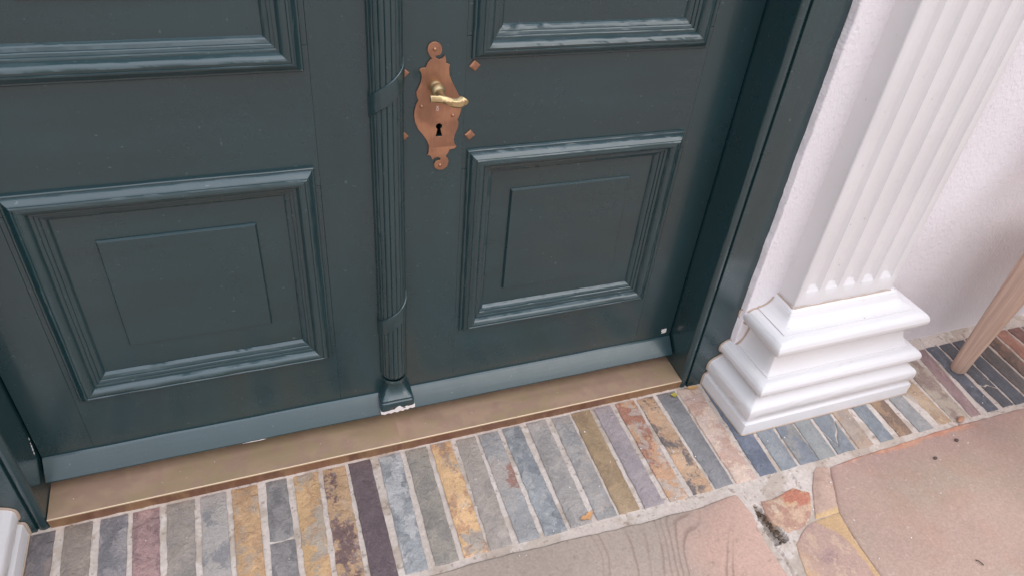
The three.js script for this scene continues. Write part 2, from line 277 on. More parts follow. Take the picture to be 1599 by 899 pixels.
// lock plate
{
  const O = [-174, 1127, -195, 1172, -199, 1220, -188, 1266, -162, 1304, -124, 1330, -79, 1340, -33, 1334, 10, 1312, 44, 1277, 65, 1233, 70, 1184, 59, 1138, 33, 1099, -20, 1092, -52, 1085, -30, 1046, 21, 1020, 78, 1041, 127, 1091, 143, 1024, 150, 960, 124, 954, 167, 944, 219, 916, 207, 841, 218, 724, 266, 604, 345, 449, 435, 276, 466, 151, 469, 61, 461, 15, 441, -62, 398, -163, 420, -204, 419, -301, 390, -380, 355, -474, 342, -572, 356, -657, 399, -719, 364, -758, 262, -773, 240, -830, 187, -910, 236, -966, 251, -1036, 225, -1137, 131, -1200, 35, -1189, -30, -1136, -47, -1065, -16, -1000, 31, -982, 78, -980, 80, -941, 29, -911, -33, -921, -80, -959, -112, -880, -151, -850, -185, -859, -160, -808, -153, -659, -193, -540, -270, -420, -361, -300, -421, -152, -443, -26, -435, 82, -403, 201, -362, 270, -391, 347, -401, 437, -362, 509, -319, 609, -298, 710, -313, 797, -345, 849, -313, 876, -235, 882, -221, 900, -193, 969, -144, 1024, -115, 1036, -152, 1087];
  const s = new THREE.Shape(); for (let i = 0; i < O.length; i += 2) { const x = 0.1 + O[i] / 1e4, y = 0.82 + O[i + 1] / 1e4; i ? s.lineTo(x, y) : s.moveTo(x, y); } s.closePath(); s.holes.push(keyShape(KX, KY, 0.95));
  const g = new THREE.ExtrudeGeometry(s, { depth: 0.0022, bevelEnabled: true, bevelThickness: 0.0007, bevelSize: 0.0007, bevelOffset: -0.0007, bevelSegments: 2 }); g.translate(0, 0, 0.0008);
  const plate = mesh('lock_plate', boxUV(g), copper, leafR); plate.userData.label = 'ornate copper lock plate with a keyhole';
  const head = new THREE.LatheGeometry([[0, 0.0034], [0.0018, 0.003], [0.0033, 0.0016], [0.0039, 0]].map(a => new THREE.Vector2(...a)), 20); head.rotateX(Math.PI / 2);
  for (const [x, y] of [[0.0935, 0.9409], [0.070, 0.8359], [0.1302, 0.814], [0.1075, 0.7114]]) { const q = mesh('screw', head, copper, plate); q.position.set(x, y, 0.0036); }
  const mk = [[-0.002, 0.0036, 0.002, 0.0042], [-0.0003, 0.0015, 0.0003, 0.0036], [-0.0018, -0.004, -0.0012, 0.0015], [0.0012, -0.004, 0.0018, 0.0015], [-0.0012, 0.0009, 0.0012, 0.0015], [-0.0012, -0.004, 0.0012, -0.0034]].map(([a, b, c, d]) => box(0.1002 + a, 0.1002 + c, 0.8295 + b, 0.8295 + d, 0.0035, 0.0041, 0.0001));
  mesh('stamped_mark', mergeGeometries(mk), primer, plate);
  // lever handle
  const hx = 0.0955, hy = 0.872;
  const rose = new THREE.LatheGeometry([[0, 0.062], [0.0055, 0.062], [0.0068, 0.058], [0.0066, 0.05], [0.0074, 0.0445], [0.0082, 0.0405], [0.0072, 0.0365], [0.0066, 0.034], [0.0092, 0.0315], [0.0126, 0.027], [0.0136, 0.0225], [0.0126, 0.0175], [0.0092, 0.0140], [0.0098, 0.0115], [0.0125, 0.0085], [0.0128, 0.006], [0.0120, 0.0036]].map(a => new THREE.Vector2(...a)), 28); rose.rotateX(Math.PI / 2); rose.translate(hx, hy, 0);
  const handle = mesh('door_handle', rose, brassLever, leafR); handle.userData.label = 'curved brass lever handle';
  const ctr = new THREE.CatmullRomCurve3([[-0.025, 0.0018, 0.058], [-0.016, 0.0022, 0.060], [0, -0.0002, 0.0615], [0.016, -0.0065, 0.062], [0.028, -0.0078, 0.0615], [0.036, -0.0046, 0.060], [0.0395, -0.0005, 0.0585]].map(a => new THREE.Vector3(a[0] + hx, a[1] + hy, a[2])));
  const n = 48, m = 16, up = new THREE.Vector3(0, 0, 1);
  const lev = gridGeo(n, m, (i, j) => {
    const t = i / n, c = ctr.getPoint(t), T = ctr.getTangent(t), N = new THREE.Vector3().crossVectors(up, T).normalize(), B = new THREE.Vector3().crossVectors(T, N), a = j / m * Math.PI * 2;
    let r = 0.0068 + 0.0032 * sst(0.3, 0.75, t) - 0.001 * sst(0.85, 1, t); if (t < 0.06) r *= 1.22; const e = Math.min(t, 1 - t); r *= Math.sqrt(clamp(e / 0.035, 0.0, 1));
    return [c.x + N.x * r * Math.cos(a) + B.x * r * 0.82 * Math.sin(a), c.y + N.y * r * Math.cos(a) + B.y * r * 0.82 * Math.sin(a), c.z + N.z * r * Math.cos(a) + B.z * r * 0.82 * Math.sin(a)];
  }, (i, j) => [i / n, j / m], 0.9);
  mesh('lever', lev, brassLever, handle);
  // square copper studs set on their corners
  const dg = new THREE.ExtrudeGeometry(new THREE.Shape([[0.0112, 0], [0, 0.0112], [-0.0112, 0], [0, -0.0112]].map(a => new THREE.Vector2(...a))), { depth: 0.0012, bevelEnabled: true, bevelThickness: 0.0028, bevelSize: 0.0018, bevelOffset: -0.0018, bevelSegments: 2 });
  for (const [x, y, a] of [[0.0368, 0.900, 0.06], [0.0348, 0.7783, -0.05], [0.1694, 0.9069, 0.1], [0.1662, 0.7698, -0.12]]) { const q = mesh('diamond_stud', boxUV(dg), copper, leafR); q.position.set(x, y, 0.0001); q.rotation.z = a; }
}

// ---------------------------------------------------------------- brass threshold
{
  const th = thing('brass_threshold', 'worn brown brass threshold under the double door', 'threshold'), n = 120;
  const strip = (name, P, mat, crease) => {
    const L = [0]; for (let i = 1; i < P.length; i++) L.push(L[i - 1] + Math.hypot(P[i][0] - P[i - 1][0], P[i][1] - P[i - 1][1]));
    mesh(name, gridGeo(P.length - 1, n, (i, j) => { const x = lerp(JL + 0.0018, JR - 0.0012, j / n); return [x, P[i][0] + (fbm(x * 5 + 3, 1.5, 3) - 0.5) * 0.0018, P[i][1]]; }, (i, j, q) => [q[0] / 1.53, L[i] / 0.2], crease), mat, th);
  };
  strip('tread_plate', [[0.0287, 0.0986], [0.0335, 0.045], [0.0365, -0.005], [0.0365, -0.12], [-0.01, -0.12]], brassOld, 0.3);
  strip('edge_bead', [[0.0258, 0.1010], [0.0272, 0.1012], [0.0285, 0.1001], [0.0287, 0.0986]], new THREE.MeshStandardMaterial({ color: new THREE.Color().setRGB(0.66, 0.50, 0.34), metalness: 0.8, roughness: 0.3 }), 1.2);
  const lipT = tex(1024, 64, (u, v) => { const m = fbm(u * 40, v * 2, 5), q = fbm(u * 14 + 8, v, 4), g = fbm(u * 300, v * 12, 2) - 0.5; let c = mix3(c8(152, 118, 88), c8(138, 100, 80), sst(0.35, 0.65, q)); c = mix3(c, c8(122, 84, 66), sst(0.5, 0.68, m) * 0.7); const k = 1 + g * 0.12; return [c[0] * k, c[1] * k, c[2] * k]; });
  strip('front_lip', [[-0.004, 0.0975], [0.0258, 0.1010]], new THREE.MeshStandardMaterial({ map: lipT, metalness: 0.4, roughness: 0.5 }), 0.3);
}

// ---------------------------------------------------------------- pilasters
const SX0 = 0.985, SX1 = 1.309, SZ = 0.181, SY = 0.308;
function baseTier(prof, kl, kr, zb, w = 1) {                         // profile [e, y] swept round three sides with softened corners
  const path = (e) => {
    const xl = SX0 - e * kl, xr = SX1 + e * kr, zf = SZ + e, r = 0.0035, out = [[xl, zb]];
    for (let k = 0; k <= 6; k++) out.push([xl, lerp(zb, zf - r, (k + 1) / 7)]);
    for (let k = 1; k < 4; k++) { const a = Math.PI - k / 4 * Math.PI / 2; out.push([xl + r + r * Math.cos(a), zf - r + r * Math.sin(a)]); }
    for (let k = 0; k <= 16; k++) out.push([lerp(xl + r, xr - r, k / 16), zf]);
    for (let k = 1; k < 4; k++) { const a = Math.PI / 2 - k / 4 * Math.PI / 2; out.push([xr - r + r * Math.cos(a), zf - r + r * Math.sin(a)]); }
    for (let k = 0; k <= 6; k++) out.push([xr, lerp(zf - r, 0.112, (k + 1) / 7)]);
    return out;
  };
  const paths = prof.map(([e]) => path(e)), n = paths[0].length - 1;
  return gridGeo(n, prof.length - 1, (i, j) => { const [x, z] = paths[j][i], y = prof[j][1], q = (fbm(x * 26 + z * 30, y * 30 + 5, 3) - 0.5) * 0.0010 * (z < 0.105 ? 0.3 : 1); return [x + q, y + q * 0.6 * (y > 0.01 ? 1 : 0), z + (i ? q : 0)]; }, (i, j, q) => [q[0] + q[2], q[1] - q[2]], 0.62);
}
const arc = (c, ry, rx, a0, a1, n) => { const o = []; for (let k = 0; k <= n; k++) { const a = lerp(a0, a1, k / n) * Math.PI / 180; o.push([c[0] + rx * Math.cos(a), c[1] + ry * Math.sin(a)]); } return o; };
function shaftGeo() {
  const fl = [1.0265, 1.0855, 1.1445, 1.2035, 1.2625], r = 0.0212, xs = [], ys = [];
  for (const dx of [0, 0.0008, 0.002, 0.004]) xs.push(SX0 + dx);
  for (const f of fl) { xs.push(f - r - 0.004, f - r - 0.0012); for (let k = 0; k <= 18; k++) xs.push(f + r * Math.sin((k / 18 - 0.5) * Math.PI)); xs.push(f + r + 0.0012); }
  for (const dx of [0.004, 0.002, 0.0008, 0]) xs.push(SX1 - dx);
  const y0 = 0.376;
  ys.push(SY - 0.006, SY + 0.02, 0.3515); for (let k = 0; k <= 22; k++) ys.push(0.352 + k * 0.0011); for (let y = y0 + 0.03; y < 2.5; y += 0.06) ys.push(y); ys.push(2.5);
  const edge = (x) => { const e = Math.min(x - SX0, SX1 - x); return e < 0.004 ? -0.004 + Math.sqrt(Math.max(0, 0.004 ** 2 - (0.004 - e) ** 2)) : 0; };
  const front = gridGeo(xs.length - 1, ys.length - 1, (i, j) => {
    const x = xs[i], y = ys[j]; let d = 0; for (const f of fl) { const q = 1 - ((x - f) / r) ** 2; if (q > 0) d = Math.min(0.0125 * Math.pow(q, 0.75), Math.max(0, y - 0.352) * 0.62); }
    return [x, y, SZ - d + edge(x) + (fbm(x * 30, y * 12, 3) - 0.5) * 0.0012];
  }, (i, j, q) => [q[0], q[1]], 0.75);
  const side = (x) => gridGeo(4, 40, (i, j) => [x, lerp(SY - 0.006, 2.5, j / 40), lerp(0.1, SZ - 0.004, i / 4)], (i, j, q) => [q[2], q[1]], 0.5);
  return mergeGeometries([front, side(SX0), side(SX1)]);
}
const shaftG = shaftGeo();
const tierTop = [...[[-0.012, 0.3125], [0.004, 0.312], [0.0062, 0.3095], [0.0115, 0.3075], [0.0125, 0.3040]], ...arc([0.056, 0.306], 0.030, 0.0415, 188, 262, 8), [0.0532, 0.2765], [0.0535, 0.2735], [0.0505, 0.2728]];
const tierTorus = [[0.0500, 0.2730], [0.0600, 0.2736], ...arc([0.0585, 0.2485], 0.0255, 0.0275, 82, -78, 14), [0.0600, 0.2215], [0.0535, 0.2205], [0.0530, 0.2165]];
const tierMid = [[0.0530, 0.2165], [0.0530, 0.208], [0.0550, 0.192], [0.0600, 0.174], [0.0680, 0.1605], [0.0735, 0.1570], [0.0738, 0.1535], [0.0800, 0.1533], ...arc([0.0815, 0.1320], 0.0215, 0.0240, 84, -75, 13), [0.0865, 0.1100], [0.0800, 0.1090], [0.0800, 0.1060]];
const tierPlinth = [[0.0800, 0.1060], [0.0850, 0.1030], [0.0920, 0.0985], [0.1000, 0.0935], [0.1060, 0.0895], [0.1105, 0.0855], [0.1130, 0.0800], [0.1138, 0.0740], [0.1130, 0.0560], [0.1112, 0.0535], [0.1080, 0.0525], [0.1076, 0.0490], [0.1084, 0.0405], [0.1120, 0.0385], [0.1150, 0.0365], [0.1158, 0.0330], [0.1160, -0.01]];
function pilaster(label, mirror, dx) {
  const p = thing('pilaster', label, 'pilaster', 'white pilasters flanking the door');
  const add = (name, g, mat, par = p) => { let q = g; if (mirror) { q = g.clone(); q.scale(-1, 1, 1); q.translate(dx, 0, 0); const ix = q.index; const a = q.toNonIndexed ? (q.index ? q.toNonIndexed() : q) : q; const P = a.attributes; for (const k of Object.keys(P)) { const A = P[k], s = A.itemSize; for (let i = 0; i < A.count; i += 3) for (let c = 0; c < s; c++) { const t = A.array[(i + 1) * s + c]; A.array[(i + 1) * s + c] = A.array[(i + 2) * s + c]; A.array[(i + 2) * s + c] = t; } } a.computeVertexNormals(); q = toCreasedNormals(a, 0.62); } return mesh(name, q, mat, par); };
  add('fluted_shaft', shaftG, whitePaint);
  const zb = FZ + 0.0015, b = add('plinth', baseTier(tierPlinth, 1.15, 0.94, zb), whitePaint);
  add('lower_torus', baseTier(tierMid, 1.05, 0.97, zb), whitePaint, b); add('upper_torus', baseTier(tierTorus, 1.0, 0.97, zb), whitePaint, b); add('cavetto', baseTier(tierTop, 1, 0.97, zb), whitePaint, b);
  // sealant: round the foot of the shaft and where the base meets the frame
  const wob = (a) => (fbm(a * 40, 2.2, 3) - 0.5) * 0.005;
  const c1 = new THREE.CatmullRomCurve3([...Array(7)].map((_, k) => new THREE.Vector3(SX0 - 0.003, 0.3115 + wob(k + 3) * 0.4, lerp(0.115, SZ + 0.002, k / 6))).concat([...Array(18)].map((_, k) => new THREE.Vector3(lerp(SX0, SX1, (k + 0.5) / 18), 0.3112 + wob(k * 0.7) * 0.5, SZ + 0.0028 + wob(k + 9) * 0.3))));
  add('sealant', new THREE.TubeGeometry(c1, 120, 0.0025, 5), sealantMat);
  const pr = [...tierTop.slice(4), ...tierTorus, ...tierMid, ...tierPlinth].filter((_, i) => i % 2 === 0), kx = (y) => y > 0.215 ? 1 : y > 0.106 ? 1.05 : 1.15;
  const c2 = new THREE.CatmullRomCurve3(pr.map(([e, y], i) => new THREE.Vector3(SX0 - e * kx(y) - 0.0012 + wob(i) * 0.2, y, e * kx(y) > SX0 - WR - 0.003 ? FZ + 0.0015 : WZ + 0.001)));
  add('sealant', new THREE.TubeGeometry(c2, 160, 0.0030, 5), sealantMat);
  const xl = SX0 - 0.1160 * 1.15, xr = SX1 + 0.1160 * 0.94, zf = SZ + 0.1160, c3 = new THREE.CatmullRomCurve3([...Array(10)].map((_, k) => new THREE.Vector3(xl - 0.0004 + wob(k) * 0.2, 0.001, lerp(FZ + 0.004, zf - 0.004, k / 9))).concat([...Array(30)].map((_, k) => new THREE.Vector3(lerp(xl + 0.003, xr - 0.003, k / 29), 0.001, zf + 0.0004 + wob(k + 20) * 0.2))));
  add('sealant', new THREE.TubeGeometry(c3, 160, 0.0022, 5), sealantMat);
  return p;
}
pilaster('white fluted pilaster on a stepped moulded base right of the door', false, 0);
pilaster('white pilaster base at the lower left corner of the door', true, 0.985 - 0.133 - 0.785);

// ---------------------------------------------------------------- mortar bed, slates and flagstones
const CRACK = [[0.758, 0.487], [0.768, 0.51], [0.776, 0.545], [0.784, 0.586], [0.776, 0.594], [0.742, 0.594], [0.744, 0.548], [0.746, 0.515]];
const inPoly = (P, x, y) => { let c = false; for (let i = 0, j = P.length - 1; i < P.length; j = i++) if ((P[i][1] > y) !== (P[j][1] > y) && x < (P[j][0] - P[i][0]) * (y - P[i][1]) / (P[j][1] - P[i][1]) + P[i][0]) c = !c; return c; };
const mortarY = (x, z) => {
  let y = -0.0021 + (fbm(x * 40, z * 40, 3) - 0.5) * 0.0042 + (fbm(x * 150, z * 150, 2) - 0.5) * 0.0016;
  if (z < 0.165 && x > 1.36) y += 0.010 * sst(0.165, 0.125, z);                         // fillet against the wall
  if (inPoly(CRACK, x + (fbm(x * 120, z * 120, 3) - 0.5) * 0.014, z + (fbm(x * 120 + 40, z * 120, 3) - 0.5) * 0.014)) y = -0.022 + (fbm(x * 90, z * 90, 3) - 0.5) * 0.012;
  const c1 = Math.abs(x - (0.905 + (fbm(z * 60, 1, 2) - 0.5) * 0.012)), c2 = Math.abs(x - (0.742 + (fbm(z * 40, 4, 2) - 0.5) * 0.02)); // fine cracks in the patch
  if (z > 0.437 && z < 0.478 && c1 < 0.0016) y -= 0.006;
  if (z > 0.594 && c2 < 0.002) y -= 0.006;
  return y;
};
const bed = new THREE.Group(); bed.name = 'slate_border'; bed.userData.kind = 'structure'; scene.add(bed);
{
  const grid = (x0, x1, z0, z1, d) => { const nx = Math.round((x1 - x0) / d), nz = Math.round((z1 - z0) / d); return gridGeo(nz, nx, (i, j) => { const x = lerp(x0, x1, j / nx), z = lerp(z0, z1, i / nz); return [x, mortarY(x, z), z]; }, (i, j, q) => [q[0], q[2]], 0); };
  mesh('mortar_bed', mergeGeometries([grid(-1.1, 0.68, 0.088, 0.47, 0.004), grid(0.68, 1.02, 0.088, 0.80, 0.0028), grid(1.02, 2.6, 0.088, 0.47, 0.004)]), mortar, bed);
}
// slate colours: base, stain, stain amount, second stain, amount, streak
const SL = [
  [[-0.783, -0.737], [-0.777, -0.733], [112, 108, 114], [150, 126, 112], 0.3, [84, 84, 92], 0.3, 1],
  [[-0.720, -0.668], [-0.712, -0.660], [140, 127, 117], [112, 108, 108], 0.25, [165, 150, 136], 0.3, 1],
  [[-0.652, -0.600], [-0.645, -0.592], [136, 133, 139], [98, 101, 112], 0.4, [155, 150, 150], 0.2, 0.4],
  [[-0.590, -0.538], [-0.582, -0.530], [162, 122, 122], [122, 92, 95], 0.35, [182, 148, 144], 0.3, 1.6],
  [[-0.523, -0.467], [-0.518, -0.466], [143, 133, 124], [120, 122, 126], 0.4, [165, 152, 140], 0.3, 0.7],
  [[-0.455, -0.401], [-0.453, -0.399], [156, 152, 150], [112, 117, 127], 0.3, [170, 166, 162], 0.3, 0.4],
  [[-0.390, -0.335], [-0.390, -0.336], [196, 150, 96], [166, 120, 80], 0.4, [152, 142, 134], 0.25, 1.4],
  [[-0.317, -0.271], [-0.325, -0.271], [126, 125, 128], [96, 97, 103], 0.4, [152, 148, 146], 0.3, 1.8, 'cut'],
  [[-0.255, -0.200], [-0.261, -0.211], [202, 156, 96], [150, 146, 142], 0.42, [176, 122, 76], 0.35, 1.1],
  [[-0.190, -0.137], [-0.199, -0.146], [184, 142, 96], [108, 78, 80], 0.42, [172, 156, 142], 0.25, 1.3],
  [[-0.130, -0.078], [-0.134, -0.080], [98, 80, 88], [118, 98, 104], 0.3, [80, 64, 72], 0.3, 0.5],
  [[-0.059, -0.005], [-0.065, -0.018], [138, 148, 156], [178, 182, 186], 0.35, [104, 112, 122], 0.3, 1.7],
  [[0.007, 0.059], [-0.001, 0.050], [141, 136, 126], [118, 118, 116], 0.35, [166, 152, 136], 0.3, 1.0],
  [[0.070, 0.121], [0.062, 0.116], [216, 166, 104], [150, 146, 144], 0.33, [176, 118, 82], 0.35, 1.2],
  [[0.134, 0.185], [0.121, 0.172], [156, 147, 139], [136, 132, 130], 0.35, [170, 158, 148], 0.3, 0.7],
  [[0.192, 0.245], [0.187, 0.236], [140, 145, 151], [150, 96, 82], 0.0, [172, 158, 148], 0.25, 0.8, 'rust'],
  [[0.257, 0.304], [0.248, 0.302], [134, 144, 153], [102, 112, 124], 0.35, [168, 172, 174], 0.3, 1.8],
  [[0.323, 0.376], [0.311, 0.365], [151, 148, 147], [126, 126, 128], 0.35, [172, 166, 160], 0.3, 0.9],
  [[0.393, 0.443], [0.378, 0.428], [150, 149, 150], [118, 122, 128], 0.38, [176, 156, 138], 0.3, 0.9],
  [[0.449, 0.503], [0.434, 0.487], [166, 136, 95], [138, 110, 80], 0.35, [186, 148, 92], 0.35, 0.6],
  [[0.515, 0.563], [0.500, 0.551], [150, 140, 148], [136, 128, 140], 0.3, [166, 152, 154], 0.3, 0.7],
  [[0.577, 0.634], [0.566, 0.615], [200, 146, 104], [164, 94, 74], 0.45, [172, 170, 168], 0.42, 0.8],
  [[0.643, 0.694], [0.631, 0.686], [192, 152, 114], [100, 94, 98], 0.4, [206, 142, 92], 0.35, 1.2],
  [[0.705, 0.763], [0.693, 0.744], [120, 124, 131], [102, 106, 115], 0.3, [136, 138, 142], 0.3, 0.5],
  [[0.770, 0.834], [0.752, 0.811], [202, 174, 154], [182, 132, 114], 0.4, [180, 164, 166], 0.35, 0.4],
  [[0.845, 0.902], [0.823, 0.874], [92, 106, 132], [76, 88, 114], 0.35, [122, 134, 154], 0.3, 0.9],
  [[0.912, 0.966], [0.887, 0.938], [124, 137, 149], [102, 116, 134], 0.35, [146, 154, 156], 0.3, 1.0],
  [[0.974, 1.026], [0.946, 1.003], [112, 125, 142], [154, 148, 132], 0.3, [92, 106, 126], 0.3, 0.7],
  [[1.036, 1.088], [1.006, 1.058], [130, 140, 145], [112, 124, 134], 0.35, [150, 154, 150], 0.3, 0.8],
  [[1.098, 1.160], [1.067, 1.124], [112, 126, 140], [96, 110, 128], 0.35, [136, 144, 148], 0.3, 0.6, 'split'],
  [[1.168, 1.222], [1.134, 1.183], [168, 146, 126], [136, 132, 130], 0.35, [176, 138, 108], 0.3, 0.8],
  [[1.230, 1.280], [1.210, 1.255], [116, 131, 145], [98, 114, 132], 0.35, [140, 148, 150], 0.3, 0.8],
  [[1.294, 1.346], [1.276, 1.321], [160, 124, 90], [112, 88, 78], 0.4, [204, 152, 92], 0.33, 0.9],
  [[1.358, 1.402], [1.343, 1.393], [140, 145, 150], [122, 128, 134], 0.35, [158, 158, 154], 0.3, 0.5],
  [[1.432, 1.482], [1.421, 1.465], [184, 154, 118], [160, 122, 92], 0.35, [170, 160, 150], 0.3, 0.8],
  [[1.498, 1.562], [1.470, 1.527], [172, 158, 140], [142, 112, 106], 0.4, [186, 170, 140], 0.3, 0.9],
  [[1.580, 1.626], [1.534, 1.572], [152, 118, 120], [130, 98, 104], 0.35, [176, 146, 138], 0.35, 1.0],
  [[1.630, 1.678], [1.598, 1.641], [84, 91, 108], [70, 76, 92], 0.35, [112, 120, 134], 0.3, 1.3],
  [[1.684, 1.733], [1.661, 1.701], [80, 84, 95], [68, 70, 82], 0.35, [96, 100, 112], 0.3, 0.8, 'three'],
  [[1.741, 1.787], [1.709, 1.759], [78, 85, 99], [66, 70, 84], 0.35, [98, 106, 118], 0.3, 1.2],
  [[1.797, 1.849], [1.768, 1.818], [98, 92, 92], [82, 78, 80], 0.35, [122, 108, 100], 0.3, 0.9],
  [[1.862, 1.912], [1.828, 1.878], [112, 88, 78], [78, 70, 70], 0.4, [172, 110, 76], 0.4, 0.9],
  [[1.925, 1.975], [1.888, 1.938], [176, 108, 86], [142, 88, 76], 0.4, [190, 142, 112], 0.3, 0.9],
  [[1.985, 2.035], [1.948, 1.998], [138, 88, 80], [112, 76, 74], 0.4, [166, 122, 106], 0.3, 0.9],
  [[2.046, 2.098], [2.008, 2.060], [124, 122, 126], [104, 104, 110], 0.4, [150, 140, 132], 0.3, 0.9],
];
const slateBumps = [0, 1, 2].map(k => tex(192, 960, (u, v) => {                                // split faces: thin terraces with feathered edges
  const wx = (fbm(u * 3 + k * 9, v * 16, 3) - 0.5) * 2.4, wz = (fbm(u * 3 + k * 9 + 50, v * 16, 3) - 0.5) * 2.4, h = fbm(u * 2.2 + wx + k * 31, v * 11 + wz, 4) * 9, fl = Math.floor(h), t = (fl + sst(0.55, 1, h - fl)) / 9;
  return 0.62 * t + 0.26 * fbm(u * 9 + wx * 2 + k * 7, v * 46 + wz * 2, 4) + 0.12 * fbm(u * 50, v * 250, 2);
}, false));
function slateTexture(s, k) {
  const [, , b, s1, a1, s2, a2, st, kind] = s, B = c8(...b), S1 = c8(...s1), S2 = c8(...s2), o = k * 37.7, ang = 0.6 + 0.5 * Math.sin(k * 2.3);
  const dst = (p, q) => Math.hypot(p[0] - q[0], p[1] - q[1], p[2] - q[2]), o1 = clamp(dst(B, S1) * 2.6, 0.4, 0.92), o2 = clamp(dst(B, S2) * 2.2, 0.35, 0.85);
  return tex(104, 560, (u, v) => {
    const x = u * 0.052, z = v * 0.32, wx = (fbm(x * 60 + o, z * 60, 3) - 0.5) * 0.03, wz = (fbm(x * 60 + o + 40, z * 60, 3) - 0.5) * 0.03;
    const fine = fbm(x * 240 + o, z * 240, 3) - 0.5, m1 = fbm((x + wx) * 38 + o, (z + wz) * 21 + o, 5) + fine * 0.22, m2 = fbm((x + wx) * 66 + o + 90, (z + wz) * 44, 5) + fine * 0.26;
    const str = fbm((x * ang * 0.5 + z) * 120 + wx * 190 + o, (x - z * 0.25) * 34 + wz * 120, 4) - 0.5, gr = fbm(x * 900 + o, z * 900, 2) - 0.5, cl = fbm(x * 26 + o + 5, z * 18, 3) - 0.5;
    let c = mix3(B, S1, sst(0.66 - a1 * 0.5, 0.80 - a1 * 0.5, m1) * o1);
    c = mix3(c, S2, sst(0.70 - a2 * 0.5, 0.84 - a2 * 0.5, m2) * o2);
    if (kind === 'rust') { const q = Math.exp(-(((v - 0.42) / 0.16) ** 2)), h = sst(0.2, 0.8, u + (m1 - 0.5)); c = mix3(c, c8(176, 156, 140), q * 0.5); c = mix3(c, S1, sst(0.54, 0.70, m2 * 0.55 + q * 0.38 * (0.6 + 0.6 * h)) * 0.85); }
    const f = 1 + str * 0.17 * Math.sqrt(st) + gr * 0.16 + cl * 0.14;
    const w = sst(0.78, 0.9, fbm(x * 220 + o, z * 180 + 7, 4)) * 0.4;                       // flecks of dried mortar
    const l = (c[0] + c[1] + c[2]) / 3; c = mix3(c, [l, l, l], 0.40);
    return mix3([c[0] * f * 1.05, c[1] * f * 1.0, c[2] * f * 0.965], c8(206, 194, 188), w);
  });
}
function slabGeo(poly, top, depth, bev, uvf, jit = 0.0012, step = 0.02, off = 0) {             // poly in (x, z), wobbly outline
  const pts = [];
  for (let i = 0; i < poly.length; i++) {
    const a = poly[i], b = poly[(i + 1) % poly.length], L = Math.hypot(b[0] - a[0], b[1] - a[1]), n = Math.max(1, Math.round(L / step)), nx = (b[1] - a[1]) / L, nz = -(b[0] - a[0]) / L;
    for (let k = 0; k < n; k++) { const t = k / n, px = lerp(a[0], b[0], t), pz = lerp(a[1], b[1], t), w = (fbm(px * 55 + off, pz * 55 + i * 3, 3) - 0.5) * 2 * jit * (k ? 1.6 : 0.7); pts.push(new THREE.Vector2(px + nx * w, -(pz + nz * w))); }
  }
  const g = new THREE.ExtrudeGeometry(new THREE.Shape(pts), { depth: depth - bev, bevelEnabled: true, bevelThickness: bev, bevelSize: bev, bevelOffset: -bev, bevelSegments: 2 });
  g.rotateX(-Math.PI / 2); g.translate(0, top - depth, 0);
  const p = g.attributes.position, uv = new Float32Array(p.count * 2); for (let i = 0; i < p.count; i++) { const q = uvf(p.getX(i), p.getZ(i)); uv[2 * i] = q[0]; uv[2 * i + 1] = q[1]; }
  g.setAttribute('uv', new THREE.BufferAttribute(uv, 2)); return toCreasedNormals(g, 0.8);
}
SL.forEach((s, k) => {
  const [f, n] = s, zf = (k < 25 ? 0.105 : k < 26 ? 0.112 : 0.158) + rr(-0.001, 0.003), zn = 0.4205 + rr(-0.003, 0.003), kind = s[8];
  // far values were read at z 0.106 (or the wall side), near values at 0.42
  const X = (side, z) => lerp(f[side], n[side], (z - (k < 25 ? 0.106 : 0.16)) / (0.42 - (k < 25 ? 0.106 : 0.16)));
  const uvf = (x, z) => { const a = X(0, z), b = X(1, z); return [clamp((x - a) / (b - a), 0.01, 0.99), clamp((z - 0.10) / 0.326, 0.01, 0.99)]; };
  const mat = new THREE.MeshStandardMaterial({ map: slateTexture(s, k), roughness: 0.62, bumpMap: slateBumps[k % 3], bumpScale: 0.0042 });
  const put = (poly) => { const top = rr(-0.0007, 0.0014); mesh('slate', slabGeo(poly, top, 0.014, 0.0014, uvf, 0.0013, 0.014, k * 5), mat, bed); };
  const quad = (za, zb, da = 0, db = 0) => [[X(0, za), za], [X(1, za + da), za + da], [X(1, zb + db), zb + db], [X(0, zb), zb]];
  if (kind === 'cut') { const q = quad(zf, 0.262, 0, -0.002); q.splice(3, 0, [lerp(q[2][0], q[3][0], 0.5), 0.2665]); put(q); put(quad(0.268, zn, 0.002)); }
  else if (kind === 'split') { const m = (t, z) => [lerp(X(0, z), X(1, z), t), z]; put([m(0, zf), m(1, zf), m(1, 0.318), m(0.86, 0.334), m(0.74, 0.352), m(0.52, 0.365), m(0.30, 0.395), m(0, 0.34)]); put([m(1, 0.324), m(1, zn), m(0, zn), m(0, 0.35), m(0.28, 0.402), m(0.55, 0.371), m(0.78, 0.357), m(0.9, 0.338)]); }
  else if (kind === 'three') { const m = (t, z) => [lerp(X(0, z), X(1, z), t), z]; put([m(0, zf), m(1, zf), m(1, 0.318), m(0.5, 0.292), m(0, 0.262)]); put([m(0, 0.268), m(0.5, 0.297), m(1, 0.324), m(1, 0.352), m(0.5, 0.334), m(0.2, 0.337), m(0, 0.330)]); put([m(0, 0.336), m(0.2, 0.343), m(0.5, 0.340), m(1, 0.358), m(1, zn), m(0, zn)]); }
  else put(quad(zf, zn));
});

